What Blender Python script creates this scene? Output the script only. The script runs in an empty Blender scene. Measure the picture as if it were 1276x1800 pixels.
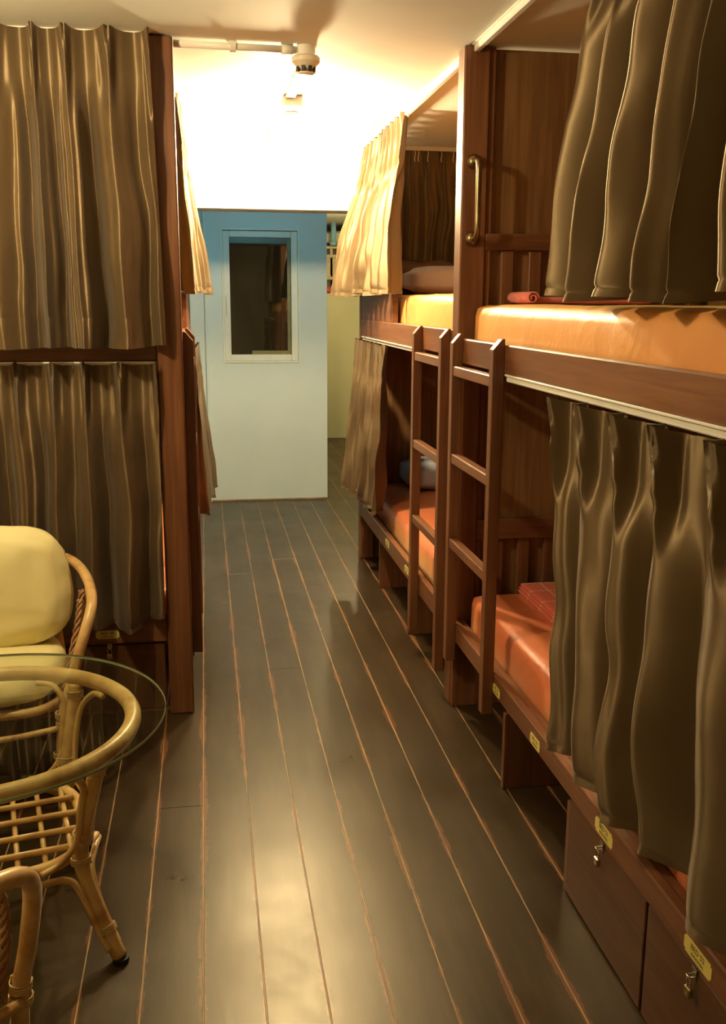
import bpy, bmesh, math, random
from mathutils import Vector, Matrix, noise

# ------------------------------------------------------------------ camera
scene = bpy.context.scene
COL = scene.collection
H = 1.55
F_PX = 1716.0
PITCH, YAW, ROLL = math.radians(12.13), math.radians(9.116), math.radians(-0.293)
def cam_axes():
    f = Vector((math.sin(YAW)*math.cos(PITCH), math.cos(YAW)*math.cos(PITCH), -math.sin(PITCH)))
    r = Vector((math.cos(YAW), -math.sin(YAW), 0))
    d = f.cross(r)
    r2 = r*math.cos(ROLL) + d*math.sin(ROLL)
    d2 = d*math.cos(ROLL) - r*math.sin(ROLL)
    return r2, d2, f
_r, _d, _f = cam_axes()
cd = bpy.data.cameras.new('camera')
cd.sensor_fit = 'AUTO'; cd.sensor_width = 36.0; cd.lens = F_PX/1800*36.0
cd.clip_start = 0.02; cd.clip_end = 60
cam = bpy.data.objects.new('camera', cd); COL.objects.link(cam)
m = Matrix.Identity(4)
for i in range(3):
    m[i][0] = _r[i]; m[i][1] = -_d[i]; m[i][2] = -_f[i]
m[0][3], m[1][3], m[2][3] = 0, 0, H
cam.matrix_world = m
scene.camera = cam

# ------------------------------------------------------------------ world, exposure
w = bpy.data.worlds.new('world'); scene.world = w; w.use_nodes = True
bg = w.node_tree.nodes['Background']
bg.inputs[0].default_value = (1.0, 0.82, 0.55, 1); bg.inputs[1].default_value = 0.02
vs = scene.view_settings
vs.view_transform = 'Standard'; vs.look = 'None'; vs.exposure = 0.18; vs.gamma = 1.0
vs.use_curve_mapping = False

WARM = (1.0, 0.78, 0.43)
P_LAMP_A, P_LAMP_B, P_LAMP_C, P_TUBE, P_PASSAGE = 110.0, 76.0, 50.0, 8.0, 34.0
CEIL = 2.42

# ------------------------------------------------------------------ materials
MATS = {}
def new_mat(name):
    mt = bpy.data.materials.new(name); mt.use_nodes = True
    nt = mt.node_tree; b = nt.nodes['Principled BSDF']
    MATS[name] = mt
    return mt, nt, b
def N(nt, t, **kw):
    n = nt.nodes.new(t)
    for k, v in kw.items(): setattr(n, k, v)
    return n
def ramp(nt, cols):
    r = N(nt, 'ShaderNodeValToRGB')
    e = r.color_ramp.elements
    while len(e) < len(cols): e.new(0.5)
    for i, (p, c) in enumerate(cols):
        e[i].position = p; e[i].color = (*c, 1)
    return r
def obj_coords(nt, scale=(1, 1, 1)):
    tc = N(nt, 'ShaderNodeTexCoord'); mp = N(nt, 'ShaderNodeMapping')
    mp.inputs['Scale'].default_value = scale
    nt.links.new(tc.outputs['Object'], mp.inputs['Vector'])
    return mp.outputs['Vector']
def noise_tex(nt, vec, scale, detail=4, rough=0.55, dist=0.0):
    n = N(nt, 'ShaderNodeTexNoise')
    n.inputs['Scale'].default_value = scale; n.inputs['Detail'].default_value = detail
    n.inputs['Roughness'].default_value = rough; n.inputs['Distortion'].default_value = dist
    nt.links.new(vec, n.inputs['Vector'])
    return n
def bump(nt, b, src, strength, dist=0.002):
    n = N(nt, 'ShaderNodeBump'); n.inputs['Strength'].default_value = strength
    n.inputs['Distance'].default_value = dist
    nt.links.new(src, n.inputs['Height']); nt.links.new(n.outputs[0], b.inputs['Normal'])
def simple(name, col, rough=0.5, metal=0.0, var=0.12, nscale=20, bmp=0.0, spec=0.5):
    mt, nt, b = new_mat(name)
    v = obj_coords(nt); n = noise_tex(nt, v, nscale)
    r = ramp(nt, [(0.3, tuple(c*(1-var) for c in col)), (0.7, tuple(min(1, c*(1+var)) for c in col))])
    nt.links.new(n.outputs['Fac'], r.inputs[0]); nt.links.new(r.outputs[0], b.inputs['Base Color'])
    b.inputs['Roughness'].default_value = rough; b.inputs['Metallic'].default_value = metal
    b.inputs['Specular IOR Level'].default_value = spec
    if bmp: bump(nt, b, n.outputs['Fac'], bmp)
    return mt
def wood(name, axis, dark, mid, light, rough=0.36, plain=False):
    mt, nt, b = new_mat(name)
    sc = [26.0, 26.0, 26.0]; sc[axis] = 1.3
    v = obj_coords(nt, tuple(sc))
    n = noise_tex(nt, v, 1.6, 6, 0.62, 0.6)
    v2 = obj_coords(nt, tuple(1.5 if i != axis else .5 for i in range(3)))
    n2 = noise_tex(nt, v2, 2.0, 3)
    mx = N(nt, 'ShaderNodeMix', data_type='FLOAT'); mx.inputs[0].default_value = 0.4
    nt.links.new(n.outputs['Fac'], mx.inputs[2]); nt.links.new(n2.outputs['Fac'], mx.inputs[3])
    r = ramp(nt, [(0.33, dark), (0.5, mid), (0.68, light)])
    nt.links.new(mx.outputs[0], r.inputs[0]); nt.links.new(r.outputs[0], b.inputs['Base Color'])
    b.inputs['Roughness'].default_value = rough
    b.inputs['Specular IOR Level'].default_value = 0.4
    bump(nt, b, n.outputs['Fac'], 0.12, 0.001)
    return mt
WD = ((0.105, 0.038, 0.017), (0.180, 0.072, 0.032), (0.270, 0.122, 0.055))
wood('wood_x', 0, *WD); wood('wood_y', 1, *WD); wood('wood_z', 2, *WD)
wood('panel_wood', 2, (0.135, 0.064, 0.026), (0.225, 0.114, 0.046), (0.32, 0.178, 0.075), 0.42)
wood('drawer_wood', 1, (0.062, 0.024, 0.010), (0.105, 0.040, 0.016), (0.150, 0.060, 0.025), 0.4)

PITCH_B = .1397; SEAM_X = -.046
def plank_mat():
    mt, nt, b = new_mat('floor_paint')
    v = obj_coords(nt, (7, .8, 7)); n = noise_tex(nt, v, 3.0, 6, .6)
    v2 = obj_coords(nt); n2 = noise_tex(nt, v2, 2.2, 5, .65); n3 = noise_tex(nt, v2, 42, 4, .7)
    r = ramp(nt, [(0.32, (0.026, 0.0150, 0.0068)), (0.55, (0.038, 0.0225, 0.0102)), (0.75, (0.054, 0.033, 0.0155))])
    nt.links.new(n.outputs['Fac'], r.inputs[0])
    chips = ramp(nt, [(0.70, (0, 0, 0)), (0.80, (1, 1, 1))]); nt.links.new(n3.outputs['Fac'], chips.inputs[0])
    mx = N(nt, 'ShaderNodeMix', data_type='RGBA')
    nt.links.new(chips.outputs[0], mx.inputs[0]); nt.links.new(r.outputs[0], mx.inputs[6])
    mx.inputs[7].default_value = (0.022, 0.014, 0.008, 1)
    # paint rubbed off along the board edges
    def mth(op, a, c=None):
        q = N(nt, 'ShaderNodeMath', operation=op)
        for k, x in enumerate((a, c)):
            if x is None: continue
            if isinstance(x, (int, float)): q.inputs[k].default_value = x
            else: nt.links.new(x, q.inputs[k])
        return q.outputs[0]
    sep = N(nt, 'ShaderNodeSeparateXYZ'); nt.links.new(v2, sep.inputs[0])
    fx = mth('FRACT', mth('MULTIPLY', mth('ADD', sep.outputs[0], (XL+XR)/2-SEAM_X+PITCH_B*20), 1/PITCH_B))
    edge = mth('MULTIPLY', mth('MINIMUM', fx, mth('SUBTRACT', 1.0, fx)), PITCH_B)
    n4 = noise_tex(nt, obj_coords(nt, (4, 1.1, 1)), 2.4, 6, .72)
    lim = mth('MULTIPLY', mth('MAXIMUM', mth('SUBTRACT', n4.outputs['Fac'], .44), 0.0), .075)
    wear = mth('GREATER_THAN', mth('ADD', lim, mth('MULTIPLY', mth('SUBTRACT', n3.outputs['Fac'], .5), .006)), edge)
    mw = N(nt, 'ShaderNodeMix', data_type='RGBA')
    nt.links.new(wear, mw.inputs[0]); nt.links.new(mx.outputs[2], mw.inputs[6]); mw.inputs[7].default_value = (0.130, 0.052, 0.022, 1)
    nt.links.new(mw.outputs[2], b.inputs['Base Color'])
    rr = ramp(nt, [(0.3, (.27,)*3), (0.7, (.40,)*3)]); nt.links.new(n2.outputs['Fac'], rr.inputs[0])
    nt.links.new(rr.outputs[0], b.inputs['Roughness'])
    b.inputs['Specular IOR Level'].default_value = 0.4
    b.inputs['Specular Tint'].default_value = (1.0, .86, .62, 1)
    bump(nt, b, n.outputs['Fac'], 0.3, 0.0012)
XL, XR, Y0, Y1 = -1.25, 1.92, -0.9, 12.6
plank_mat()
simple('seam', (0.30, 0.19, 0.085), 0.5, var=.45, nscale=6)

def satin():
    mt, nt, b = new_mat('curtain_satin')
    v = obj_coords(nt); n = noise_tex(nt, v, 5, 3)
    r = ramp(nt, [(0.3, (0.122, 0.079, 0.038)), (0.7, (0.156, 0.103, 0.051))])
    nt.links.new(n.outputs['Fac'], r.inputs[0]); nt.links.new(r.outputs[0], b.inputs['Base Color'])
    b.inputs['Roughness'].default_value = 0.48; b.inputs['Metallic'].default_value = 0.36
    b.inputs['Anisotropic'].default_value = 0.88
    tg = N(nt, 'ShaderNodeTangent', direction_type='UV_MAP', uv_map='weave'); nt.links.new(tg.outputs[0], b.inputs['Tangent'])
    b.inputs['Specular IOR Level'].default_value = 0.8
    b.inputs['Specular Tint'].default_value = (1.0, 0.85, 0.62, 1)
    b.inputs['Sheen Weight'].default_value = 0.12
    wv = noise_tex(nt, obj_coords(nt, (400, 400, 60)), 2.0, 2); bump(nt, b, wv.outputs['Fac'], 0.05, 0.0006)
satin()
def cloth(name, c1, c2, rough=0.6, wr=9, spec=.3):
    mt, nt, b = new_mat(name)
    v = obj_coords(nt); n = noise_tex(nt, v, 4, 3); n2 = noise_tex(nt, v, wr, 4, .5, .8)
    r = ramp(nt, [(0.3, c1), (0.7, c2)])
    nt.links.new(n.outputs['Fac'], r.inputs[0]); nt.links.new(r.outputs[0], b.inputs['Base Color'])
    b.inputs['Roughness'].default_value = rough; b.inputs['Specular IOR Level'].default_value = spec
    b.inputs['Sheen Weight'].default_value = 0.1
    bump(nt, b, n2.outputs['Fac'], 0.35, 0.012)
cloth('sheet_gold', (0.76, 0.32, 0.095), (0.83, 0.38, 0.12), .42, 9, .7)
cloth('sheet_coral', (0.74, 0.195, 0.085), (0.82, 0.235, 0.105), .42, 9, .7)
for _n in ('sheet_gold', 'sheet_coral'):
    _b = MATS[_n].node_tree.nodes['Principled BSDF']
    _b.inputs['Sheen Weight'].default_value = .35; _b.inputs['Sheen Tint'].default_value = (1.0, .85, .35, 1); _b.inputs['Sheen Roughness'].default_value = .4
cloth('pillow_lavender', (0.62, 0.53, 0.58), (0.70, 0.60, 0.65), .8)
cloth('pillow_grey', (0.36, 0.36, 0.42), (0.44, 0.44, 0.50), .8)
cloth('cushion_yellow', (0.82, 0.73, 0.36), (0.88, 0.80, 0.42), .55, 6)
cloth('towel_pink', (0.78, 0.24, 0.20), (0.84, 0.29, 0.25), .9, 60)
def blanket():
    mt, nt, b = new_mat('blanket_check')
    v = obj_coords(nt)
    br = N(nt, 'ShaderNodeTexBrick'); br.offset = 0; br.squash = 1
    br.inputs['Color1'].default_value = (0.66, 0.15, 0.10, 1); br.inputs['Color2'].default_value = (0.70, 0.17, 0.115, 1)
    br.inputs['Mortar'].default_value = (0.85, 0.55, 0.45, 1)
    br.inputs['Scale'].default_value = 1.0; br.inputs['Mortar Size'].default_value = 0.0022
    br.inputs['Brick Width'].default_value = 0.10; br.inputs['Row Height'].default_value = 0.13
    nt.links.new(v, br.inputs['Vector']); nt.links.new(br.outputs[0], b.inputs['Base Color'])
    b.inputs['Roughness'].default_value = .85
    n2 = noise_tex(nt, v, 60, 3); bump(nt, b, n2.outputs['Fac'], 0.3, 0.003)
blanket()
def rattan():
    mt, nt, b = new_mat('rattan')
    v = obj_coords(nt); n = noise_tex(nt, v, 14, 4); n2 = noise_tex(nt, v, 90, 3)
    r = ramp(nt, [(0.28, (0.42, 0.22, 0.080)), (0.5, (0.66, 0.43, 0.175)), (0.7, (0.76, 0.54, 0.25))])
    nt.links.new(n.outputs['Fac'], r.inputs[0]); nt.links.new(r.outputs[0], b.inputs['Base Color'])
    b.inputs['Roughness'].default_value = .33; bump(nt, b, n2.outputs['Fac'], .15, .001)
rattan()
simple('rattan_binding', (0.62, 0.43, 0.20), .5, var=.2, nscale=60)
simple('rattan_braid', (0.36, 0.19, 0.085), .55, var=.3, nscale=50)
simple('ceiling_paint', (0.70, 0.71, 0.64), .75, var=.03, nscale=3, bmp=.05)
simple('white_paint', (0.80, 0.77, 0.68), .6, var=.03, nscale=4)
simple('side_paint', (0.55, 0.47, 0.33), .7, var=.05, nscale=3)
simple('pale_blue_paint', (0.68, 0.77, 0.76), .55, var=.03, nscale=3)
simple('green_paint', (0.62, 0.60, 0.36), .6, var=.04, nscale=3)
simple('blue_pipe_paint', (0.25, 0.50, 0.62), .45, var=.05)
simple('dark_blue_paint', (0.12, 0.22, 0.27), .7, var=.1)
simple('white_plastic', (0.82, 0.80, 0.74), .35, var=.02)
simple('detector_plastic', (0.78, 0.72, 0.58), .4, var=.03)
simple('grille_dark', (0.03, 0.025, 0.02), .6)
simple('track_white', (0.85, 0.83, 0.78), .3, var=.02)
simple('brass_aged', (0.30, 0.22, 0.12), .32, metal=1.0, var=.25, nscale=30)
simple('steel', (0.72, 0.68, 0.58), .22, metal=1.0, var=.1)
simple('brass_lock', (0.75, 0.60, 0.30), .25, metal=1.0, var=.1)
simple('label_yellow', (0.80, 0.68, 0.20), .5, var=.05)
simple('ink', (0.035, 0.028, 0.018), .6)
simple('frame_white', (0.82, 0.83, 0.74), .4, var=.03)
simple('reflection_olive', (0.20, 0.18, 0.07), .4)
simple('box_cream', (0.60, 0.52, 0.30), .6, var=.08)
simple('box_dark', (0.09, 0.075, 0.05), .6)
simple('bedding_white', (0.70, 0.68, 0.55), .8, var=.06)
simple('cloth_red', (0.50, 0.10, 0.06), .8, var=.2)
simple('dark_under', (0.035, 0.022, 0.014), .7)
def pane():
    mt, nt, b = new_mat('window_dark_glass')
    v = obj_coords(nt, (4, 1, .8)); n = noise_tex(nt, v, 3)
    r = ramp(nt, [(0.3, (0.012, 0.009, 0.004)), (0.7, (0.030, 0.024, 0.012))])
    nt.links.new(n.outputs['Fac'], r.inputs[0]); nt.links.new(r.outputs[0], b.inputs['Base Color'])
    b.inputs['Roughness'].default_value = .02; b.inputs['IOR'].default_value = 1.75
pane()
def glass():
    mt, nt, b = new_mat('table_glass')
    b.inputs['Base Color'].default_value = (0.93, 0.97, 0.93, 1)
    b.inputs['Transmission Weight'].default_value = 1.0; b.inputs['Roughness'].default_value = 0.0
    b.inputs['IOR'].default_value = 1.45
    # thin pane: straight-through transparency keeps shadows light
    tr = N(nt, 'ShaderNodeBsdfTransparent'); tr.inputs[0].default_value = (0.93, 0.96, 0.92, 1)
    gl = N(nt, 'ShaderNodeBsdfGlossy'); gl.inputs['Roughness'].default_value = 0.02
    lw = N(nt, 'ShaderNodeLayerWeight'); lw.inputs['Blend'].default_value = .5
    p5 = N(nt, 'ShaderNodeMath', operation='POWER'); p5.inputs[1].default_value = 5.0
    nt.links.new(lw.outputs['Facing'], p5.inputs[0])
    fr = N(nt, 'ShaderNodeMath', operation='MULTIPLY_ADD'); fr.inputs[1].default_value = .9; fr.inputs[2].default_value = .035
    nt.links.new(p5.outputs[0], fr.inputs[0])
    mx = N(nt, 'ShaderNodeMixShader')
    nt.links.new(fr.outputs[0], mx.inputs[0]); nt.links.new(tr.outputs[0], mx.inputs[1]); nt.links.new(gl.outputs[0], mx.inputs[2])
    nt.links.new(mx.outputs[0], nt.nodes['Material Output'].inputs['Surface'])
glass()
simple('glass_edge', (0.30, 0.36, 0.22), .1, var=.05)
def emit(name, col, strength):
    mt, nt, b = new_mat(name)
    b.inputs['Base Color'].default_value = (*col, 1)
    b.inputs['Emission Color'].default_value = (*col, 1); b.inputs['Emission Strength'].default_value = strength
    return mt

# ------------------------------------------------------------------ helpers
def link(name, me, mat=None, parent=None, smooth=False):
    o = bpy.data.objects.new(name, me); COL.objects.link(o)
    if mat and not me.materials: me.materials.append(MATS[mat])
    if smooth:
        for p in me.polygons: p.use_smooth = True
    if parent is not None:
        o.parent = parent
        o.matrix_parent_inverse = Matrix.Identity(4)
    return o
def origin_of(parent):
    v = Vector((0, 0, 0))
    while parent is not None:
        v += parent.location; parent = parent.parent
    return v
def finish(name, bm, mat, parent=None, smooth=False, shift=True):
    """mesh coordinates are world coordinates; move them under the parent's origin, or onto their own base"""
    me = bpy.data.meshes.new(name)
    if parent is not None:
        if shift: bmesh.ops.translate(bm, verts=bm.verts, vec=-origin_of(parent))
        loc = Vector((0, 0, 0))
    else:
        xs = [v.co for v in bm.verts]
        lo = Vector(min(c[i] for c in xs) for i in range(3)); hi = Vector(max(c[i] for c in xs) for i in range(3))
        loc = Vector(((lo.x+hi.x)/2, (lo.y+hi.y)/2, lo.z))
        bmesh.ops.translate(bm, verts=bm.verts, vec=-loc)
    bmesh.ops.recalc_face_normals(bm, faces=bm.faces)
    bm.to_mesh(me); bm.free()
    o = link(name, me, mat, parent, smooth)
    if parent is None: o.location = loc
    return o
def bm_box(bm, lo, hi, bevel=0.0, seg=1):
    g = bmesh.ops.create_cube(bm, size=1.0)
    vs_ = g['verts']
    for v in vs_:
        v.co = Vector(((lo[i]+hi[i])/2 + v.co[i]*(hi[i]-lo[i])) for i in range(3))
    if bevel > 0:
        es = list({e for v in vs_ for e in v.link_edges})
        bmesh.ops.bevel(bm, geom=es, offset=bevel, segments=seg, affect='EDGES', profile=0.5)
def box(name, lo, hi, mat, parent=None, bevel=0.003, seg=1):
    lo, hi = [min(a, b) for a, b in zip(lo, hi)], [max(a, b) for a, b in zip(lo, hi)]
    bm = bmesh.new(); bm_box(bm, lo, hi, min(bevel, 0.45*min(hi[i]-lo[i] for i in range(3))), seg)
    return finish(name, bm, mat, parent)
def boxes(name, lst, mat, parent=None, bevel=0.0):
    bm = bmesh.new()
    for lo, hi in lst: bm_box(bm, lo, hi, bevel)
    return finish(name, bm, mat, parent)
def prism(name, pts, lo, hi, axis, mat, parent=None, bevel=0.0):
    """polygon pts in the two other axes, extruded along axis from lo to hi"""
    bm = bmesh.new()
    def mk(p, t):
        c = list(p); c.insert(axis, t); return bm.verts.new(c)
    a = [mk(p, lo) for p in pts]; b = [mk(p, hi) for p in pts]
    bm.faces.new(a); bm.faces.new(list(reversed(b)))
    n = len(pts)
    for i in range(n): bm.faces.new((a[i], a[(i+1) % n], b[(i+1) % n], b[i]))
    if bevel: bmesh.ops.bevel(bm, geom=list(bm.edges), offset=bevel, segments=1, affect='EDGES')
    return finish(name, bm, mat, parent)
def spline(pts, n=8, closed=False):
    P = [Vector(p) for p in pts]; out = []
    k = len(P)
    rng = range(k if closed else k-1)
    for i in rng:
        p0 = P[(i-1) % k] if (closed or i > 0) else P[0]
        p1 = P[i]; p2 = P[(i+1) % k]
        p3 = P[(i+2) % k] if (closed or i+2 < k) else P[-1]
        for j in range(n):
            t = j/n
            out.append(0.5*((2*p1) + (p2-p0)*t + (2*p0-5*p1+4*p2-p3)*t*t + (-p0+3*p1-3*p2+p3)*t**3))
    if not closed: out.append(P[-1])
    return out
def bm_tube(bm, path, r, seg=10, closed=False):
    n = len(path); rings = []
    nrm = None
    for i, p in enumerate(path):
        a = path[(i-1) % n] if (closed or i > 0) else path[0]
        b = path[(i+1) % n] if (closed or i < n-1) else path[-1]
        t = (b-a)
        if t.length < 1e-9: t = Vector((0, 0, 1))
        t.normalize()
        if nrm is None:
            ref = Vector((0, 0, 1)) if abs(t.z) < .9 else Vector((1, 0, 0))
            nrm = (ref - t*ref.dot(t)).normalized()
        else:
            nrm = (nrm - t*nrm.dot(t)).normalized()
        bi = t.cross(nrm)
        rr = r[i] if isinstance(r, (list, tuple)) else r
        rings.append([bm.verts.new(p + (nrm*math.cos(2*math.pi*k/seg) + bi*math.sin(2*math.pi*k/seg))*rr) for k in range(seg)])
    last = n if closed else n-1
    for i in range(last):
        A, B = rings[i], rings[(i+1) % n]
        off = 0
        if closed and i == n-1:   # match twist
            off = min(range(seg), key=lambda o: (A[0].co-B[o].co).length)
        for k in range(seg):
            bm.faces.new((A[k], A[(k+1) % seg], B[(k+1+off) % seg], B[(k+off) % seg]))
    if not closed:
        bm.faces.new(list(reversed(rings[0]))); bm.faces.new(rings[-1])
def tube(name, pts, r, mat, parent=None, n=8, seg=10, closed=False, raw=False):
    bm = bmesh.new(); path = [Vector(p) for p in pts] if raw else spline(pts, n, closed)
    bm_tube(bm, path, r, seg, closed)
    return finish(name, bm, mat, parent, True)
def bm_lathe(bm, prof, c, seg=24, axis=2):
    rings = []
    for (r, z) in prof:
        ring = []
        for k in range(seg):
            a = 2*math.pi*k/seg
            q = [r*math.cos(a), r*math.sin(a)]; q.insert(axis, z)
            ring.append(bm.verts.new(Vector(q)+Vector(c)))
        rings.append(ring)
    for A, B in zip(rings, rings[1:]):
        for k in range(seg): bm.faces.new((A[k], A[(k+1) % seg], B[(k+1) % seg], B[k]))
    bm.faces.new(rings[0]); bm.faces.new(rings[-1])
def lathe(name, prof, c, mat, parent=None, seg=24, axis=2, smooth=True):
    bm = bmesh.new(); bm_lathe(bm, prof, c, seg, axis)
    o = finish(name, bm, mat, parent, smooth)
    if smooth:
        try: o.data.set_sharp_from_angle(angle=math.radians(40))
        except Exception: pass
    return o
def empty(name, loc, rz=0.0):
    o = bpy.data.objects.new(name, None); COL.objects.link(o)
    o.location = loc; o.rotation_euler = (0, 0, rz); o.empty_display_size = .1
    return o
def tag(o, label, cat, group=None):
    o['label'] = label; o['category'] = cat
    if group: o['group'] = group
    return o
def struct(o):
    o['kind'] = 'structure'; return o
def copy_tree(o, parent=None):
    c = o.copy(); COL.objects.link(c); c.parent = parent
    for ch in list(o.children): copy_tree(ch, c)
    return c
def soft_box(name, lo, hi, mat, parent=None, rad=.04, cell=.04, amp=.004, nscale=6, seed=0, puff=0.0, fn=None):
    bm = bmesh.new()
    dims = [hi[i]-lo[i] for i in range(3)]
    cnt = [max(2, int(round(d/cell))) for d in dims]
    cache = {}
    def vert(i, j, k):
        key = (i, j, k)
        if key not in cache:
            p = Vector((lo[0]+dims[0]*i/cnt[0], lo[1]+dims[1]*j/cnt[1], lo[2]+dims[2]*k/cnt[2]))
            cache[key] = bm.verts.new(p)
        return cache[key]
    def face(a, b, c, d):
        bm.faces.new((vert(*a), vert(*b), vert(*c), vert(*d)))
    nx, ny, nz = cnt
    for i in range(nx):
        for j in range(ny):
            for k in (0, nz): face((i, j, k), (i+1, j, k), (i+1, j+1, k), (i, j+1, k))
    for i in range(nx):
        for k in range(nz):
            for j in (0, ny): face((i, j, k), (i+1, j, k), (i+1, j, k+1), (i, j, k+1))
    for j in range(ny):
        for k in range(nz):
            for i in (0, nx): face((i, j, k), (i, j+1, k), (i, j+1, k+1), (i, j, k+1))
    ctr = Vector(((lo[i]+hi[i])/2 for i in range(3)))
    half = Vector((d/2 for d in dims))
    for v in bm.verts:
        q = v.co-ctr
        if puff:
            f = [max(0, 1-(q[i]/half[i])**2) for i in range(3)]
            ax = min(range(3), key=lambda i: dims[i])
            oth = [i for i in range(3) if i != ax]
            q[ax] *= (1-puff) + puff*(f[oth[0]]*f[oth[1]])**.4
        inner = Vector((max(-(half[i]-rad), min(half[i]-rad, q[i])) if half[i] > rad else 0 for i in range(3)))
        d = q-inner
        if d.length > 1e-6:
            mx = max(abs(d[i]) for i in range(3)) or 1
            q = inner + d.normalized()*min(rad, mx*1.0 if d.length < rad else rad)
        v.co = ctr+q
        if fn: v.co = fn(v.co)
    bm.normal_update()
    bmesh.ops.recalc_face_normals(bm, faces=bm.faces); bm.normal_update()
    for v in bm.verts:
        nn = noise.noise(v.co*nscale+Vector((seed*7.3, seed*3.1, 0))) + .5*noise.noise(v.co*nscale*2.7+Vector((0, seed*5.7, 3)))
        v.co += v.normal*nn*amp
    return finish(name, bm, mat, parent, True)

# ------------------------------------------------------------------ curtains
def curtain(name, label, group, P0, P1, ztop, Q0, Q1, zbot, out, folds, amp, seed, header=.11, hem=.075,
            amp_top=None, wander=1.2, bulge=0.0, ragged=.012, header_amp=None, lat=.5, bpow=1.0, ridge_pow=1.15, minor=.35, taper=False):
    rnd = random.Random(seed)
    P0, P1, Q0, Q1 = [Vector((*p, 0)) for p in (P0, P1, Q0, Q1)]
    out = Vector((*out, 0)).normalized()
    tdir = (P1-P0).normalized()
    root = empty(name, ((P0.x+P1.x)/2, (P0.y+P1.y)/2, zbot)); tag(root, label, 'curtain', group)
    per = 30; nu = int(folds*per); nv = 60
    ht = ztop-zbot
    if amp_top is None: amp_top = amp*.5
    if header_amp is None: header_amp = amp*.5
    per_len = (Q1-Q0).length/folds
    lat = min(lat, .40*per_len/(4*math.pi*amp))
    K = int(folds)+3
    ks = [rnd.uniform(.6, 1.3) for _ in range(K)]; jit = [rnd.uniform(-.22, .22) for _ in range(K)]
    zj = [rnd.uniform(-1, 1)*ragged for _ in range(K)]; k2 = [rnd.uniform(-1, 1) for _ in range(K)]
    km = [rnd.uniform(0, 1)**1.5*minor*2 for _ in range(K)]
    def sm(arr, x):
        i = int(math.floor(x)); f = x-i; f = f*f*(3-2*f)
        return arr[i]*(1-f)+arr[i+1]*f
    hv = header/ht
    rows = sorted(set([hv*t/9 for t in range(10)] + [hv+(1-hv)*t/(nv-10) for t in range(1, nv-9)] + [1-hem/ht]))
    grid = []
    for v in rows:
        row = []
        for i in range(nu+1):
            s = i/nu; x = s*folds
            warp = (x+sm(jit, x+.5))/folds
            e = v**bpow
            base = P0.lerp(P1, warp).lerp(Q0.lerp(Q1, warp), e)
            ph = 2*math.pi*x
            k = sm(ks, x+.5)
            tp = min(1, .25+.75*x) if taper else 1.0
            k *= tp
            # header: flat tape with narrow two-finger pleats, pinched at its lower edge
            th = min(1, v/hv)
            c = math.cos(ph)
            up = max(0, c)**(3+6*th) - .25*max(0, -c)
            fing = up*(1-.6*math.exp(-((math.sin(ph)/.10)**2))*(1-th)*(c > 0))
            oh = header_amp*(fing*(1.25-.25*th)-.12)*(.8+.2*k)
            lh = 0.0
            t = min(1, max(0, (v-hv)/(1-hv)))
            g = min(1, t/.20); g = g*g*(3-2*g)
            A = (amp_top + (amp-amp_top)*min(1, t*1.25)**.8)*k
            wob = wander*(noise.noise(Vector((x*.55, t*1.5, seed*3.7)))+.5*noise.noise(Vector((x*1.4, t*3.1, seed*2.1))))*min(1, t*2.2)*1.6
            ph2 = ph+wob
            c2 = math.cos(ph2)
            main = 2*(.5+.5*c2)**ridge_pow-1
            c3 = math.cos(2*ph2+math.pi+sm(k2, x)*1.2)
            shape = main + sm(km, x)*max(0, c3)**2*(1-max(0, c2))*1.3
            od = A*shape
            od += amp*.30*noise.noise(Vector((x*1.6, t*4.5, seed*1.3+5)))*min(1, t*2)
            ld = -A*lat*math.sin(2*ph2)
            # little cup under each pinch
            cup = math.exp(-((t-.035)/.03)**2)*max(0, c)**5*header_amp*.35
            o = oh*(1-g)+od*g-cup*.4
            if taper: o -= (1-tp)*amp*.9*min(1, v*3)*e
            l = lh*(1-g)+ld*g
            o += bulge*max(0, math.sin(math.pi*t))**1.2
            dh = (v-(1-hem/ht))*ht
            o *= 1-.10*math.exp(-(dh/.006)**2)
            if dh > -.05 and hem > .04: o += .004*noise.noise(Vector((x*9, dh*8, seed)))
            z = ztop-ht*v+sm(zj, x)*v + .010*max(0, c)**9*(1-th) - .006*(1-th)*(1-max(0, c))
            p = base+out*o+tdir*l
            row.append(Vector((p.x, p.y, z)))
        grid.append(row)
    nr = len(rows)
    nrm = []
    for j in range(nr):
        rr = []
        for i in range(nu+1):
            du = grid[j][min(nu, i+1)]-grid[j][max(0, i-1)]; dv = grid[min(nr-1, j+1)][i]-grid[max(0, j-1)][i]
            n_ = dv.cross(du)
            if n_.length < 1e-12: n_ = out.copy()
            n_.normalize(); rr.append(n_)
        nrm.append(rr)
    avg = sum((n_ for rr in nrm for n_ in rr), Vector())
    flip = avg.dot(out) < 0
    ih = min(range(nr), key=lambda j: abs(rows[j]-hv)); ihem = min(range(nr), key=lambda j: abs(rows[j]-(1-hem/ht)))
    org = origin_of(root)
    def part(nm, a, b):
        vs_ = []; fs = []; ns = []
        for j in range(a, b+1):
            for i in range(nu+1):
                vs_.append(grid[j][i]-org); ns.append(-nrm[j][i] if flip else nrm[j][i])
        W = nu+1
        for j in range(b-a):
            for i in range(nu):
                q = (j*W+i, (j+1)*W+i, (j+1)*W+i+1, j*W+i+1)
                fs.append(tuple(reversed(q)) if flip else q)
        me = bpy.data.meshes.new(nm); me.from_pydata(vs_, [], fs); me.update()
        uvl = me.uv_layers.new(name='weave')
        for lp in me.loops:
            uvl.data[lp.index].uv = (rows[a+lp.vertex_index//W], (lp.vertex_index % W)/nu)
        o = link(nm, me, 'curtain_satin', root, True)
        me.normals_split_custom_set_from_vertices(ns)
        return o
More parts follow.
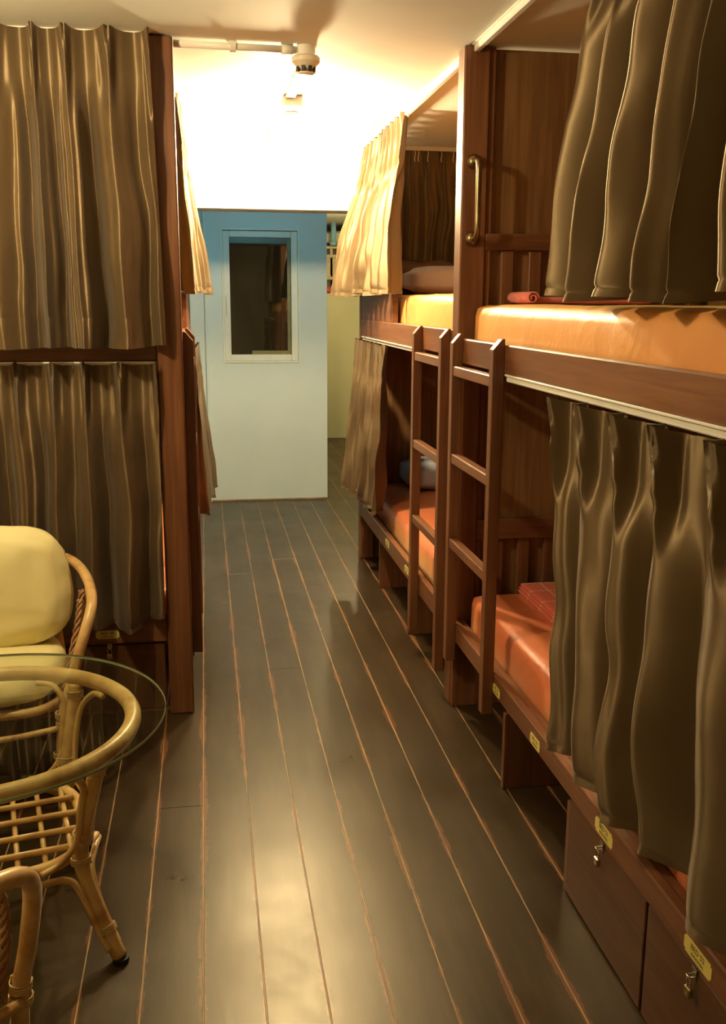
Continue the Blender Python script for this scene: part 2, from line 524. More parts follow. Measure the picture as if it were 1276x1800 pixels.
    part('pleated_header', 0, ih); part('drape', ih, ihem); part('hem', ihem, nr-1)
    return root

# ================================================================== SETTING
def add_floor():
    fl = struct(box('floor', (XL, Y0, -.06), (XR, Y1, -.0010), 'seam', bevel=0))
    rnd = random.Random(4)
    pitch = .1397; x = -.046-9*pitch
    while x < XR:
        x0, x1 = max(x+.0015, XL), min(x+pitch-.0015, XR)
        if x1-x0 > .02:
            y = Y0; first = True
            while y < Y1-.01:
                ln = rnd.uniform(1.6, 5.0) if first else rnd.uniform(3.6, 4.8)
                first = False
                y2 = min(Y1, y+ln)
                if Y1-y2 < .6: y2 = Y1
                dz = rnd.uniform(-.0006, .0006)
                box('plank', (x0, y+.0002, -.02), (x1, y2-.0002, dz), 'floor_paint', fl, bevel=.0010)
                y = y2
        x += pitch
add_floor()
struct(box('ceiling', (XL, Y0, CEIL), (XR, Y1, CEIL+.1), 'ceiling_paint', bevel=0))
struct(box('wall_right', (XR, Y0, 0), (XR+.1, Y1, CEIL), 'side_paint', bevel=0))
struct(box('wall_left', (XL-.1, Y0, 0), (XL, Y1, CEIL), 'side_paint', bevel=0))
struct(box('wall_rear', (XL, Y0-.1, 0), (XR, Y0, CEIL), 'side_paint', bevel=0))
struct(box('wall_far', (XL, Y1, 0), (XR, Y1+.1, CEIL), 'dark_blue_paint', bevel=0))
struct(box('trim_1', (XL, 5.87, 2.07), (XR, 6.08, CEIL), 'white_paint', bevel=.004))
# blue partition wall with the window opening
WY = 7.67
wx0, wx1, wz0, wz1 = .150, .716, 1.098, 2.076
def add_back_wall():
    struct(boxes('wall_back', [((XL, WY, 0), (wx0, WY+.14, CEIL)), ((wx1, WY, 0), (.94, WY+.14, CEIL)),
                               ((wx0, WY, 0), (wx1, WY+.14, wz0)), ((wx0, WY, wz1), (wx1, WY+.14, CEIL))], 'pale_blue_paint'))
    struct(box('wall_passage', (.82, WY+.14, 0), (.94, Y1, CEIL), 'pale_blue_paint', bevel=0))
    struct(box('trim_2', (.004, WY-.028, 0.0), (.024, WY, CEIL), 'pale_blue_paint', bevel=.004))
    win = struct(empty('window_1', ((wx0+wx1)/2, WY, wz0)))
    fw = .05; yb = WY+.02
    box('frame_stile', (wx0, yb, wz0), (wx0+fw, yb+.05, wz1), 'frame_white', win, .004)
    box('frame_stile', (wx1-fw, yb, wz0), (wx1, yb+.05, wz1), 'frame_white', win, .004)
    box('frame_rail', (wx0+fw, yb, wz0), (wx1-fw, yb+.05, wz0+fw), 'frame_white', win, .004)
    box('frame_rail', (wx0+fw, yb, wz1-fw), (wx1-fw, yb+.05, wz1), 'frame_white', win, .004)
    box('pane', (wx0+fw, yb+.026, wz0+fw), (wx1-fw, yb+.032, wz1-fw), 'window_dark_glass', win, 0)
    box('sash_reflection', (wx1-fw-.028, yb+.022, wz0+fw), (wx1-fw-.004, yb+.0265, wz1-fw), 'reflection_olive', win, 0)  # olive strips imitate the second sash reflected in the double glazing
    box('sash_reflection', (wx0+fw+.16, yb+.022, wz0+fw), (wx1-fw-.028, yb+.0265, wz0+fw+.03), 'reflection_olive', win, 0)
    # raised casing around the opening
    for lo, hi in (((wx0-.012, WY-.008, wz0-.012), (wx0, WY+.02, wz1+.012)), ((wx1, WY-.008, wz0-.012), (wx1+.012, WY+.02, wz1+.012)),
                   ((wx0, WY-.008, wz0-.012), (wx1, WY+.02, wz0)), ((wx0, WY-.008, wz1), (wx1, WY+.02, wz1+.012))):
        box('casing', lo, hi, 'frame_white', win, .002)
    tube('handle', [(wx0+.022, yb, 1.59), (wx0+.022, yb-.022, 1.585), (wx0+.022, yb-.024, 1.52), (wx0+.022, yb-.022, 1.455), (wx0+.022, yb, 1.45)], .0045, 'frame_white', win, 5, 8)
    struct(box('baseboard_back', (XL, WY-.006, 0), (.94, WY, .012), 'seam', bevel=0))
add_back_wall()
# far passage: green half-height partition with shelf of clutter
struct(box('wall_green', (.94, 11.2, 0), (XR, 11.32, 1.645), 'green_paint', bevel=.004))

# ================================================================== LAMPS
def ceiling_lamp(x, y, power, label, drop=.0):
    root = empty('ceiling_lamp', (x, y, CEIL)); tag(root, label, 'lamp', 'bare bulb ceiling lamps')
    box('base_box', (x-.042, y-.11, CEIL-.05), (x+.042, y+.05, CEIL), 'white_plastic', root, .006)
    lathe('socket', [(.02, 0), (.034, .005), (.034, .05), (.022, .06)], (x, y, CEIL-.105-drop), 'white_plastic', root, 20)
    r = .047
    prof = [(max(.001, r*math.sin(math.pi*t/12)), -r*math.cos(math.pi*t/12)) for t in range(0, 11)] + [(.018, r*.98), (.014, r*1.4)]
    A = 4*math.pi*r*r
    nm = 'bulb_glow_%d' % int(power*10)
    if nm not in MATS: emit(nm, WARM, power/(math.pi*A))
    lathe('bulb', prof, (x, y, CEIL-.165-drop), nm, root, 20)
    return root
ceiling_lamp(.405, 4.58, P_LAMP_A, 'bare glowing bulb lamp on the ceiling just beyond the smoke detector')
ceiling_lamp(.40, 5.52, P_LAMP_B, 'bare glowing bulb lamp on the ceiling close to the white beam')
ceiling_lamp(-.72, 2.52, P_LAMP_C, 'bare bulb ceiling lamp above the rattan seating in the foreground')
def tube_lamp():
    root = empty('tube_lamp', (.35, 6.3, CEIL)); tag(root, 'cool tube light fixed behind the white ceiling beam', 'lamp')
    box('batten', (-.10, 6.27, CEIL-.04), (.80, 6.33, CEIL), 'white_plastic', root, .005)
    L = .8; r = .014
    emit('tube_glow', (.25, .78, 1.0), P_TUBE/(math.pi*2*math.pi*r*L))
    bm = bmesh.new(); bm_tube(bm, [Vector((-.05, 6.3, CEIL-.062)), Vector((.75, 6.3, CEIL-.062))], r, 12)
    finish('tube', bm, 'tube_glow', root, True)
    for xx in (-.07, .75): box('end_cap', (xx, 6.285, CEIL-.078), (xx+.02, 6.315, CEIL-.04), 'white_plastic', root, .002)
tube_lamp()
ceiling_lamp(1.5, 9.4, P_PASSAGE, 'bulb lamp added to light the passage behind the blue wall')  # added lamp with no known source, brightens the green passage

# ceiling conduit, junction and smoke detector
def conduit():
    root = empty('conduit', (.11, 3.615, CEIL)); tag(root, 'white plastic conduit running along the ceiling to the smoke detector', 'conduit')
    bm = bmesh.new(); bm_tube(bm, [Vector((-.078, 3.623, CEIL-.016)), Vector((.342, 3.64, CEIL-.016))], .0125, 14)
    finish('pipe', bm, 'white_plastic', root, True)
    bm = bmesh.new(); bm_tube(bm, [Vector((.112, 3.63, CEIL-.016)), Vector((.132, 3.631, CEIL-.016))], .018, 14)
    bm_box(bm, (.108, 3.612, CEIL-.012), (.136, 3.652, CEIL), .002)
    finish('clamp', bm, 'white_plastic', root)
    bm = bmesh.new(); bm_tube(bm, [Vector((.29, 3.637, CEIL-.016)), Vector((.330, 3.64, CEIL-.016))], .016, 14)
    finish('coupling', bm, 'white_plastic', root, True)
    box('flat_duct', (.372, 3.68, CEIL-.014), (.412, 4.465, CEIL), 'white_plastic', root, .002)
conduit()
def detector():
    c = (.375, 3.645, CEIL)
    root = empty('smoke_detector', c); tag(root, 'round cream smoke detector hanging from the ceiling on a white base', 'smoke detector')
    lathe('base', [(.032, -.034), (.032, 0)], c, 'white_plastic', root, 28)
    lathe('body', [(.018, -.083), (.024, -.080), (.040, -.062), (.049, -.054), (.050, -.040), (.044, -.034)], c, 'detector_plastic', root, 28)
    lathe('cap', [(.024, -.094), (.029, -.091), (.029, -.086), (.02, -.083)], c, 'detector_plastic', root, 24)
    for k in range(8):
        a = 2*math.pi*(k+.5)/8
        bm = bmesh.new(); bm_box(bm, (-.004, -.006, -.087), (.004, .006, -.068))
        bmesh.ops.rotate(bm, verts=bm.verts, cent=(0, 0, 0), matrix=Matrix.Rotation(a, 3, 'Z'))
        bmesh.ops.translate(bm, verts=bm.verts, vec=Vector((c[0]+.030*math.cos(a), c[1]+.030*math.sin(a), c[2])))
        finish('vent', bm, 'grille_dark', root)
detector()

# ================================================================== BUNKS
def rounded_prism_yz(name, y0, y1, z0, z1, x0, x1, mat, parent, r, near):
    """board in the y-z plane with one rounded upper corner (at the y0 side if near)"""
    pts = [(y0, z0), (y1, z0)]
    def arc(cy, cz, a0, a1):
        return [(cy+r*math.cos(a0+(a1-a0)*k/6), cz+r*math.sin(a0+(a1-a0)*k/6)) for k in range(7)]
    if near: pts += [(y1, z1)] + arc(y0+r, z1-r, math.pi/2, math.pi)
    else: pts += arc(y1-r, z1-r, 0, math.pi/2) + [(y0, z1)]
    return prism(name, pts, x0, x1, 0, mat, parent, 0.0025)

def text_mesh(body, size, mat_name='ink', ext=.0003):
    cu = bpy.data.curves.new('letters', 'FONT'); cu.body = body; cu.size = size
    cu.align_x = 'CENTER'; cu.align_y = 'CENTER'; cu.extrude = ext
    o = bpy.data.objects.new('letters', cu); COL.objects.link(o)
    bpy.context.view_layer.update()
    me = bpy.data.meshes.new_from_object(o.evaluated_get(bpy.context.evaluated_depsgraph_get()))
    bpy.data.objects.remove(o); bpy.data.curves.remove(cu)
    me.materials.clear(); me.materials.append(MATS[mat_name])
    return me
def sticker(parent, center, width, height, facing, line1, line2):
    """facing 'x': faces -X and reads along -Y; 'y': faces -Y and reads along +X"""
    cx, cy, cz = center; t = .0012
    bm = bmesh.new()
    bm_box(bm, (-width/2, -height/2, 0), (width/2, height/2, t))
    es = [e for e in bm.edges if abs(e.verts[0].co.z-e.verts[1].co.z) > t*.5]
    bmesh.ops.bevel(bm, geom=es, offset=height*.16, segments=2, affect='EDGES')
    if facing == 'x': R = Matrix(((0, 0, -1), (-1, 0, 0), (0, 1, 0)))
    else: R = Matrix(((1, 0, 0), (0, 0, -1), (0, 1, 0)))
    bmesh.ops.transform(bm, matrix=R.to_4x4(), verts=bm.verts)
    bmesh.ops.translate(bm, verts=bm.verts, vec=Vector(center))
    st = finish('name_sticker', bm, 'label_yellow', parent)
    st['label'] = 'yellow sticker with black lettering'
    for body, size, dy in ((line1, height*.48, height*.17), (line2, height*.28, -height*.25)):
        me = text_mesh(body, size)
        M4 = Matrix.Translation(Vector(center)-origin_of(st)) @ R.to_4x4() @ Matrix.Translation((0, dy, t))
        me.transform(M4)
        link('lettering', me, None, st)
    return st
def padlock(parent, center, facing):
    """small hasp and padlock; center is where the staple meets the front"""
    c = Vector(center)
    o = Vector((-1, 0, 0)) if facing == 'x' else Vector((0, -1, 0))
    s = Vector((0, -1, 0)) if facing == 'x' else Vector((1, 0, 0))
    up = Vector((0, 0, 1))
    R = Matrix((s, o, up)).transposed().to_4x4()
    def place(bm, nm, mat, smooth=False, par=parent):
        bmesh.ops.transform(bm, matrix=R, verts=bm.verts); bmesh.ops.translate(bm, verts=bm.verts, vec=c)
        return finish(nm, bm, mat, par, smooth)
    bm = bmesh.new(); bm_box(bm, (-.009, 0, -.004), (.009, .003, .022), .001)
    h = place(bm, 'hasp', 'steel')
    bm = bmesh.new(); bm_tube(bm, spline([(-.006, .004, .004), (-.006, .014, .006), (0, .017, .007), (.006, .014, .006), (.006, .004, .004)], 5), .0018, 8)
    place(bm, 'staple', 'steel', True)
    bm = bmesh.new(); bm_box(bm, (-.011, .006, -.040), (.011, .017, -.020), .003, 2)
    b = place(bm, 'padlock', 'brass_lock')
    bm = bmesh.new(); bm_tube(bm, spline([(-.007, .0115, -.022), (-.007, .0115, -.006), (0, .0115, .001), (.007, .0115, -.006), (.007, .0115, -.022)], 5), .0019, 8)
    place(bm, 'shackle', 'steel', True, b)

def ladder(parent, xf, xb, ya, yb, th, rungs, ztop, zbot):
    """xf: face towards the aisle, xb: face against the rail; stiles at ya and yb (lower y corner), th thick"""
    lad = empty('ladder', Vector(((xf+xb)/2, (ya+yb)/2, 0))-origin_of(parent)); lad.parent = parent
    for y in (ya, yb):
        bm = bmesh.new()
        pts = [(xf, zbot), (xb, zbot), (xb, ztop+.034), (xb*.75+xf*.25, ztop+.034), (xf, ztop)]
        a = [bm.verts.new((p[0], y, p[1])) for p in pts]; b = [bm.verts.new((p[0], y+th, p[1])) for p in pts]
        bm.faces.new(a); bm.faces.new(list(reversed(b)))
        for i in range(len(pts)): bm.faces.new((a[i], a[(i+1) % len(pts)], b[(i+1) % len(pts)], b[i]))
        bmesh.ops.bevel(bm, geom=list(bm.edges), offset=.002, segments=1, affect='EDGES')
        finish('stile', bm, 'wood_z', lad)
    d = 1 if xb > xf else -1
    for z in rungs:
        box('rung', (xf+d*.003, ya+th, z-.036), (xb-d*.002, yb, z), 'wood_y', lad, .003)
    return lad

RX = .91; RB = 1.90
def near_bunk():
    ya, yb = 1.12, 3.51
    root = empty('bunk_bed', ((RX+RB)/2, (ya+yb)/2, 0))
    tag(root, 'near brown wooden bunk bed along the right wall with open upper berth', 'bunk bed', 'wooden bunk beds lining the aisle')
    post = box('post', (RX, 3.51, 0), (RX+.093, 3.598, CEIL-.004), 'wood_z', root, .005)
    box('post', (RX, ya-.09, 0), (RX+.093, ya, CEIL-.004), 'wood_z', root, .005)
    # upper rail, lower rail
    box('side_rail', (RX, ya, 1.335), (RX+.03, yb, 1.424), 'wood_y', root, .004)
    box('side_rail', (RX, ya, .283), (RX+.028, yb, .352), 'wood_y', root, .004)
    box('bed_base', (RX+.03, ya, 1.335), (RB, 3.50, 1.375), 'panel_wood', root, .002)
    box('bed_base', (RX+.03, ya, .262), (RB, 3.50, .300), 'panel_wood', root, .002)
    box('ledge', (RX+.028, ya, .300), (RX+.055, yb, .345), 'wood_y', root, .003)
    # end panels between the bunks
    box('end_panel', (RX+.093, 3.545, 1.375), (RB, 3.57, CEIL-.006), 'panel_wood', root, .002)
    box('end_panel', (RX+.093, 3.545, 0), (RB, 3.57, 1.335), 'panel_wood', root, .002)
    box('head_rail', (RX+.093, 3.512, 1.735), (RB, 3.545, 1.793), 'wood_x', root, .003)
    box('head_rail', (RX+.093, 3.512, .662), (RB, 3.545, .742), 'wood_x', root, .003)
    for k in range(8):
        x = 1.068+k*.105
        box('slat', (x, 3.522, 1.38), (x+.047, 3.545, 1.735), 'wood_z', root, .003)
        box('slat', (x, 3.522, .302), (x+.047, 3.545, .662), 'wood_z', root, .003)
    box('edge_strip', (RX+.093, 3.52, 1.375), (RX+.115, 3.545, CEIL-.006), 'wood_z', root, .002)
    box('edge_strip', (RX+.093, 3.52, .302), (RX+.115, 3.545, 1.335), 'wood_z', root, .002)
    box('back_panel', (RB-.012, ya, 1.376), (RB, 3.54, CEIL-.006), 'panel_wood', root, .001)
    box('back_panel', (RB-.012, ya, .301), (RB, 3.54, 1.334), 'panel_wood', root, .001)
    # storage: partition boards and two drawers
    for y in (2.812, 2.236): box('partition', (RX+.006, y, 0), (RB, y+.022, .262), 'wood_z', root, .002)
    box('partition', (RX+.006, 3.488, 0), (RB, 3.51, .262), 'wood_z', root, .002)
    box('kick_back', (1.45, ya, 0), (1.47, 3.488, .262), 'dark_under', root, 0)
    for (a, b, ln) in ((1.776, 2.232, 'BED 51'), (1.305, 1.766, 'BED 52')):
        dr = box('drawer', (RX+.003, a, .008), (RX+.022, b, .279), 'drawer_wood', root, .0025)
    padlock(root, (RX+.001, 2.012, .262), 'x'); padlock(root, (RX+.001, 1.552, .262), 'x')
    # stickers on the lower rail
    sticker(root, (RX-.0002, 2.005, .312), .104, .036, 'x', 'BED 51', '(DRAWER)')
    sticker(root, (RX-.0002, 1.545, .312), .108, .036, 'x', 'BED 52', '(DRAWER)')
    sticker(root, (RX-.0002, 2.508, .308), .084, .032, 'x', 'NO. 52', '(DRAWER)')
    sticker(root, (RX-.0002, 2.893, .308), .074, .032, 'x', 'NO. 51', '(DRAWER)')
    # grab handle on the post
    hx = .953
    g = tube('grab_handle', [(hx, 3.505, 2.035), (hx, 3.462, 2.032), (hx, 3.444, 2.012), (hx, 3.442, 1.95), (hx, 3.442, 1.86), (hx, 3.444, 1.80), (hx, 3.462, 1.775), (hx, 3.505, 1.772)], .0105, 'brass_aged', root, 6, 12)
    g['label'] = 'aged brass grab handle'
    for z in (2.034, 1.773):
        lathe('flange', [(.012, -.022), (.020, -.016), (.026, -.005), (.027, 0)], (hx, 3.51, z), 'brass_aged', g, 20, 1)
    ladder(root, .872, RX, 2.93, 3.432, .04, (1.328, 1.012, .694), 1.408, .212)
    return root
near_bunk()

def far_bunk():
    ya, yb = 3.60, 5.85
    root = empty('bunk_bed', ((RX+RB)/2, (ya+yb)/2, 0))
    tag(root, 'far brown wooden bunk bed on the right with raised end board under the gathered curtain', 'bunk bed', 'wooden bunk beds lining the aisle')
    box('post', (RX, 5.77, 0), (RX+.085, 5.85, 2.06), 'wood_z', root, .005)
    box('side_rail', (RX, ya, 1.355), (RX+.03, 5.77, 1.452), 'wood_y', root, .004)
    box('side_rail', (RX, ya, .273), (RX+.028, 5.77, .36), 'wood_y', root, .004)
    rounded_prism_yz('end_guard', 4.80, 5.77, 1.452, 1.610, RX+.002, RX+.03, 'wood_y', root, .07, True)
    box('bed_base', (RX+.03, ya, 1.355), (RB, 5.80, 1.395), 'panel_wood', root, .002)
    box('bed_base', (RX+.03, ya, .262), (RB, 5.80, .30), 'panel_wood', root, .002)
    box('headboard', (RX+.085, 5.80, 1.395), (RB, 5.825, 1.80), 'wood_x', root, .004)
    box('end_panel', (RX+.085, 5.80, 0), (RB, 5.825, 1.355), 'panel_wood', root, .002)
    for y in (4.34, 5.12): box('partition', (RX+.006, y, 0), (RB, y+.022, .262), 'wood_z', root, .002)
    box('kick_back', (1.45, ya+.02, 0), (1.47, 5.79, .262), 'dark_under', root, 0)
    sticker(root, (RX-.0002, 4.86, .320), .10, .036, 'x', 'NO. 49', '(DRAWER)')
    sticker(root, (RX-.0002, 4.36, .315), .09, .034, 'x', 'NO. 50', '(DRAWER)')
    ladder(root, .872, RX, 3.612, 4.10, .04, (1.345, .972, .640), 1.420, .10)
far_bunk()

LX = -.08; LB = -1.22
def left_bunk():
    ya, yb = 3.57, 5.85
    root = empty('bunk_bed', ((LX+LB)/2, (ya+yb)/2, 0))
    tag(root, 'brown wooden bunk bed on the left behind the rattan seating, closed by satin curtains', 'bunk bed', 'wooden bunk beds lining the aisle')
    box('post', (LX-.09, ya, 0), (LX, ya+.085, CEIL-.004), 'wood_z', root, .005)
    box('post', (LX-.085, 5.77, 0), (LX, 5.85, 2.06), 'wood_z', root, .005)
    box('end_rail', (LB, ya+.03, 1.34), (LX-.09, ya+.058, 1.43), 'wood_x', root, .004)
    box('end_rail', (LB, ya+.03, .283), (LX-.09, ya+.058, .385), 'wood_x', root, .004)
    box('side_rail', (LX-.03, ya+.085, 1.335), (LX, 5.77, 1.424), 'wood_y', root, .004)
    box('side_rail', (LX-.03, ya+.085, .283), (LX, 5.77, .352), 'wood_y', root, .004)
    rounded_prism_yz('end_guard', 4.80, 5.77, 1.424, 1.60, LX-.03, LX-.002, 'wood_y', root, .07, True)
    box('bed_base', (LB, ya+.06, 1.35), (LX-.03, 5.80, 1.38), 'panel_wood', root, .002)
    box('bed_base', (LB, ya+.06, .262), (LX-.03, 5.80, .30), 'panel_wood', root, .002)
    box('end_panel', (LB, 5.80, 0), (LX-.085, 5.825, 1.8), 'panel_wood', root, .002)
    for (a, b) in ((-.185, -.60), (-.612, -1.03)):
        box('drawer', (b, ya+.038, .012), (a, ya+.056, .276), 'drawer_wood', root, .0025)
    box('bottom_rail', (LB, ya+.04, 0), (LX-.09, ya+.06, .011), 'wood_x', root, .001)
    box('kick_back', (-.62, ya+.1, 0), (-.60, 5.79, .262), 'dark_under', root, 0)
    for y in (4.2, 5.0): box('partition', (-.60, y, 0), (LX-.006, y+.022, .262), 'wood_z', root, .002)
    padlock(root, (-.388, ya+.036, .268), 'y')
    sticker(root, (-.393, ya+.0298, .322), .086, .032, 'y', 'BED 48', '(DRAWER)')
    ladder(root, LX+.038, LX, 3.662, 4.15, .04, (1.328, 1.012, .694), 1.408, .212)
left_bunk()

# ------------------------------------------------------------------ curtain tracks
def track(p0, p1, z, label, axis='y', hooks=None, h=.022, wd=.022):
    root = empty('curtain_track', ((p0[0]+p1[0])/2, (p0[1]+p1[1])/2, z)); tag(root, label, 'curtain track', 'white curtain tracks')
    if axis == 'y': lo, hi = (p0[0]-wd/2, p0[1], z-h), (p0[0]+wd/2, p1[1], z)
    else: lo, hi = (p0[0], p0[1]-wd/2, z-h), (p1[0], p0[1]+wd/2, z)
    box('profile', lo, hi, 'track_white', root, .003)
    if axis == 'y': lo2, hi2 = (p0[0]-wd/2-.006, p0[1], z-.006), (p0[0]-wd/2+.001, p1[1], z)
    else: lo2, hi2 = (p0[0], p0[1]-wd/2-.006, z-.006), (p1[0], p0[1]-wd/2+.001, z)
    box('lip', lo2, hi2, 'track_white', root, .001)
    for q in (hooks or []):
        c = (p0[0], q) if axis == 'y' else (q, p0[1])
        tube('hook', [(c[0], c[1], z-h), (c[0]+.002, c[1], z-h-.02), (c[0]-.002, c[1], z-h-.04), (c[0]+.001, c[1], z-h-.06)], .0028, 'white_plastic', root, 3, 6)
    return root
track((.952, 1.0), (.952, 3.508), CEIL, 'white curtain track on the ceiling over the near right bunk', h=.026)
track((.952, 3.602), (.952, 5.76), CEIL, 'white curtain track on the ceiling over the far right bunk', h=.026)
track((.928, 1.16), (.928, 2.925), 1.335, 'white curtain track under the upper rail of the near right bunk', h=.024, wd=.026)
track((.926, 4.15), (.926, 5.76), 1.355, 'white curtain track under the upper rail of the far right bunk', h=.022)
track((1.0, 5.762), (1.85, 5.762), CEIL, 'short white curtain track with bare hooks across the head of the far bunk', 'x', [1.215+.0, 1.235, 1.29, 1.37, 1.44], h=.022)
track((-1.22, 3.575), (-.175, 3.575), CEIL, 'white curtain track on the ceiling above the upper left curtain', 'x', h=.016)
track((-1.22, 3.602), (-.175, 3.602), 1.339, 'white curtain track under the left bunk rail', 'x', h=.014, wd=.02)
track((-.115, 3.66), (-.115, 5.76), CEIL, 'white curtain track on the ceiling along the left bunk', h=.022)
track((-.095, 4.2), (-.095, 5.76), 1.335, 'white curtain track under the side rail of the left bunk', h=.02)

# ------------------------------------------------------------------ curtains
G = 'brown satin pleated curtains'
curtain('curtain', 'upper left brown satin curtain hanging from the ceiling and facing the camera', G, (-.170, 3.530), (-1.2, 3.530), 2.420,
        (-.150, 3.482), (-1.2, 3.482), 1.400, (0, -1), 8.6, .062, 11, header=.14, header_amp=.045, hem=.10, ridge_pow=.9, wander=.8, lat=.3, taper=True)
curtain('curtain', 'lower left brown satin curtain behind the rattan armchair', G, (-.192, 3.566), (-1.2, 3.566), 1.334,
        (-.197, 3.522), (-1.2, 3.522), .372, (0, -1), 9.0, .050, 23, header=.135, header_amp=.045, ridge_pow=.9, wander=.8, hem=.02, ragged=.025, taper=True)
curtain('curtain', 'upper right curtain of the near bunk, hanging over the orange mattress', G, (.945, 2.34), (.945, .98), 2.394,
        (.915, 2.44), (.915, .95), 1.562, (-1, 0), 8.6, .054, 5, header=.12, header_amp=.03, wander=.45, hem=.02, lat=.3, ridge_pow=.62, minor=.1)
curtain('curtain', 'lower right curtain of the near bunk, its hem hanging in front of the bottom rail', G, (.900, 2.36), (.900, .98), 1.312,
        (.884, 2.22), (.884, .95), .440, (-1, 0), 7.0, .060, 31, header=.125, header_amp=.058, wander=.5, hem=.02, ragged=.02, lat=.3, ridge_pow=.68, minor=.2)
curtain('curtain', 'gathered upper curtain at the far end of the right bunk, lit golden by the bulbs', G, (.945, 4.66), (.945, 5.74), 2.394,
        (.905, 4.66), (.760, 5.84), 1.588, (-1, 0), 9.0, .052, 47, header=.19, header_amp=.036, wander=.5, hem=.02, bulge=.02, lat=.2)
curtain('curtain', 'lower curtain at the far end of the right bunk beyond the two ladders', G, (.895, 4.82), (.895, 5.74), 1.335,
        (.880, 4.90), (.835, 5.82), .46, (-1, 0), 7.0, .036, 53, header=.14, header_amp=.03, hem=.02, ragged=.03, lat=.3)
curtain('curtain', 'dark curtain hanging behind the lavender pillow across the end of the far upper berth', G, (1.0, 5.790), (1.86, 5.790), 2.415,
        (1.0, 5.780), (1.86, 5.780), 1.79, (0, -1), 9.0, .016, 61, header=.09, header_amp=.012, hem=.02)
curtain('curtain', 'upper curtain along the far end of the left bunk, glowing beside the white beam', G, (-.105, 4.45), (-.100, 5.74), 2.396,
        (-.070, 4.62), (.040, 5.82), 1.59, (1, 0), 7.0, .034, 71, header=.18, header_amp=.03, wander=.5, hem=.02, lat=.25)
curtain('curtain', 'lower curtain along the far end of the left bunk in front of the blue wall', G, (-.07, 5.05), (-.055, 5.74), 1.313,
        (-.030, 5.15), (.030, 5.82), .45, (1, 0), 5.0, .026, 83, header=.14, header_amp=.024, hem=.02, ragged=.03)

# ------------------------------------------------------------------ bedding
def mattress(label, lo, hi, seed):
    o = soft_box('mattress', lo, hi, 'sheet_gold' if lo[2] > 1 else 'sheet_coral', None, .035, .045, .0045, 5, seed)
    tag(o, label, 'mattress', 'mattresses in orange and coral sheets'); return o
mattress('orange sheeted mattress on the upper berth of the near right bunk', (.957, 1.15, 1.376), (1.88, 3.497, 1.543), 1)
mattress('coral sheeted mattress on the lower berth of the near right bunk', (.968, 1.15, .301), (1.88, 3.47, .468), 2)
mattress('orange sheeted mattress on the upper berth of the far right bunk', (.957, 3.62, 1.396), (1.88, 5.74, 1.585), 3)
mattress('coral sheeted mattress on the lower berth of the far right bunk', (.968, 3.62, .301), (1.88, 5.78, .475), 4)
mattress('orange sheeted mattress on the upper berth of the left bunk', (-1.2, 3.66, 1.381), (-.13, 5.76, 1.545), 5)
mattress('coral sheeted mattress on the lower berth of the left bunk', (-1.2, 3.66, .301), (-.13, 5.76, .470), 6)
tag(soft_box('pillow', (1.13, 5.36, 1.588), (1.75, 5.72, 1.755), 'pillow_lavender', None, .06, .03, .006, 5, 8, .5), 'lavender pillow on the upper berth of the far right bunk', 'pillow', 'pillows')
tag(soft_box('pillow', (1.13, 5.38, .477), (1.72, 5.74, .66), 'pillow_grey', None, .06, .03, .006, 5, 9, .5), 'grey pillow on the lower berth of the far right bunk, seen through the ladder', 'pillow', 'pillows')
def folded_blanket():
    root = empty('folded_blanket', (1.33, 3.19, .470)); tag(root, 'folded coral blanket with white check lines on the lower near mattress', 'blanket')
    for k in range(3):
        z = .4735+k*.0125
        o = soft_box('fold', (1.148+.004*k, 2.955+.006*k, z), (1.55, 3.44-.005*k, z+.0122), 'blanket_check', root, .006, .022, .0012, 12, 20+k)
        o.location = (0, 0, 0)
    for y in (2.975, 3.42):
        tube('stitched_edge', [(1.16+.01*i, y+.001*math.sin(i*2.1), .509+.0006*math.sin(i*1.3)) for i in range(0, 36)], .0022, 'bedding_white', root, 2, 6)
folded_blanket()
def towel():
    root = empty('rolled_towel', (1.30, 3.36, 1.543)); tag(root, 'pink towel folded with a rolled edge on the upper near mattress', 'towel')
    soft_box('folded_part', (1.09, 3.22, 1.5475), (1.52, 3.44, 1.570), 'towel_pink', root, .011, .02, .002, 14, 30)
    pts = []
    for i in range(26):
        a = i*.42; r = .021-.00062*i
        pts.append((1.085+r*math.cos(a), 1.5665+r*math.sin(a)))
    bm = bmesh.new()
    A = [bm.verts.new((p[0], 3.20, p[1])) for p in pts]; B = [bm.verts.new((p[0], 3.43, p[1])) for p in pts]
    for i in range(len(pts)-1): bm.faces.new((A[i], A[i+1], B[i+1], B[i]))
    o = finish('rolled_edge', bm, 'towel_pink', root, True)
    md = o.modifiers.new('thickness', 'SOLIDIFY'); md.thickness = .005; md.offset = 0
towel()

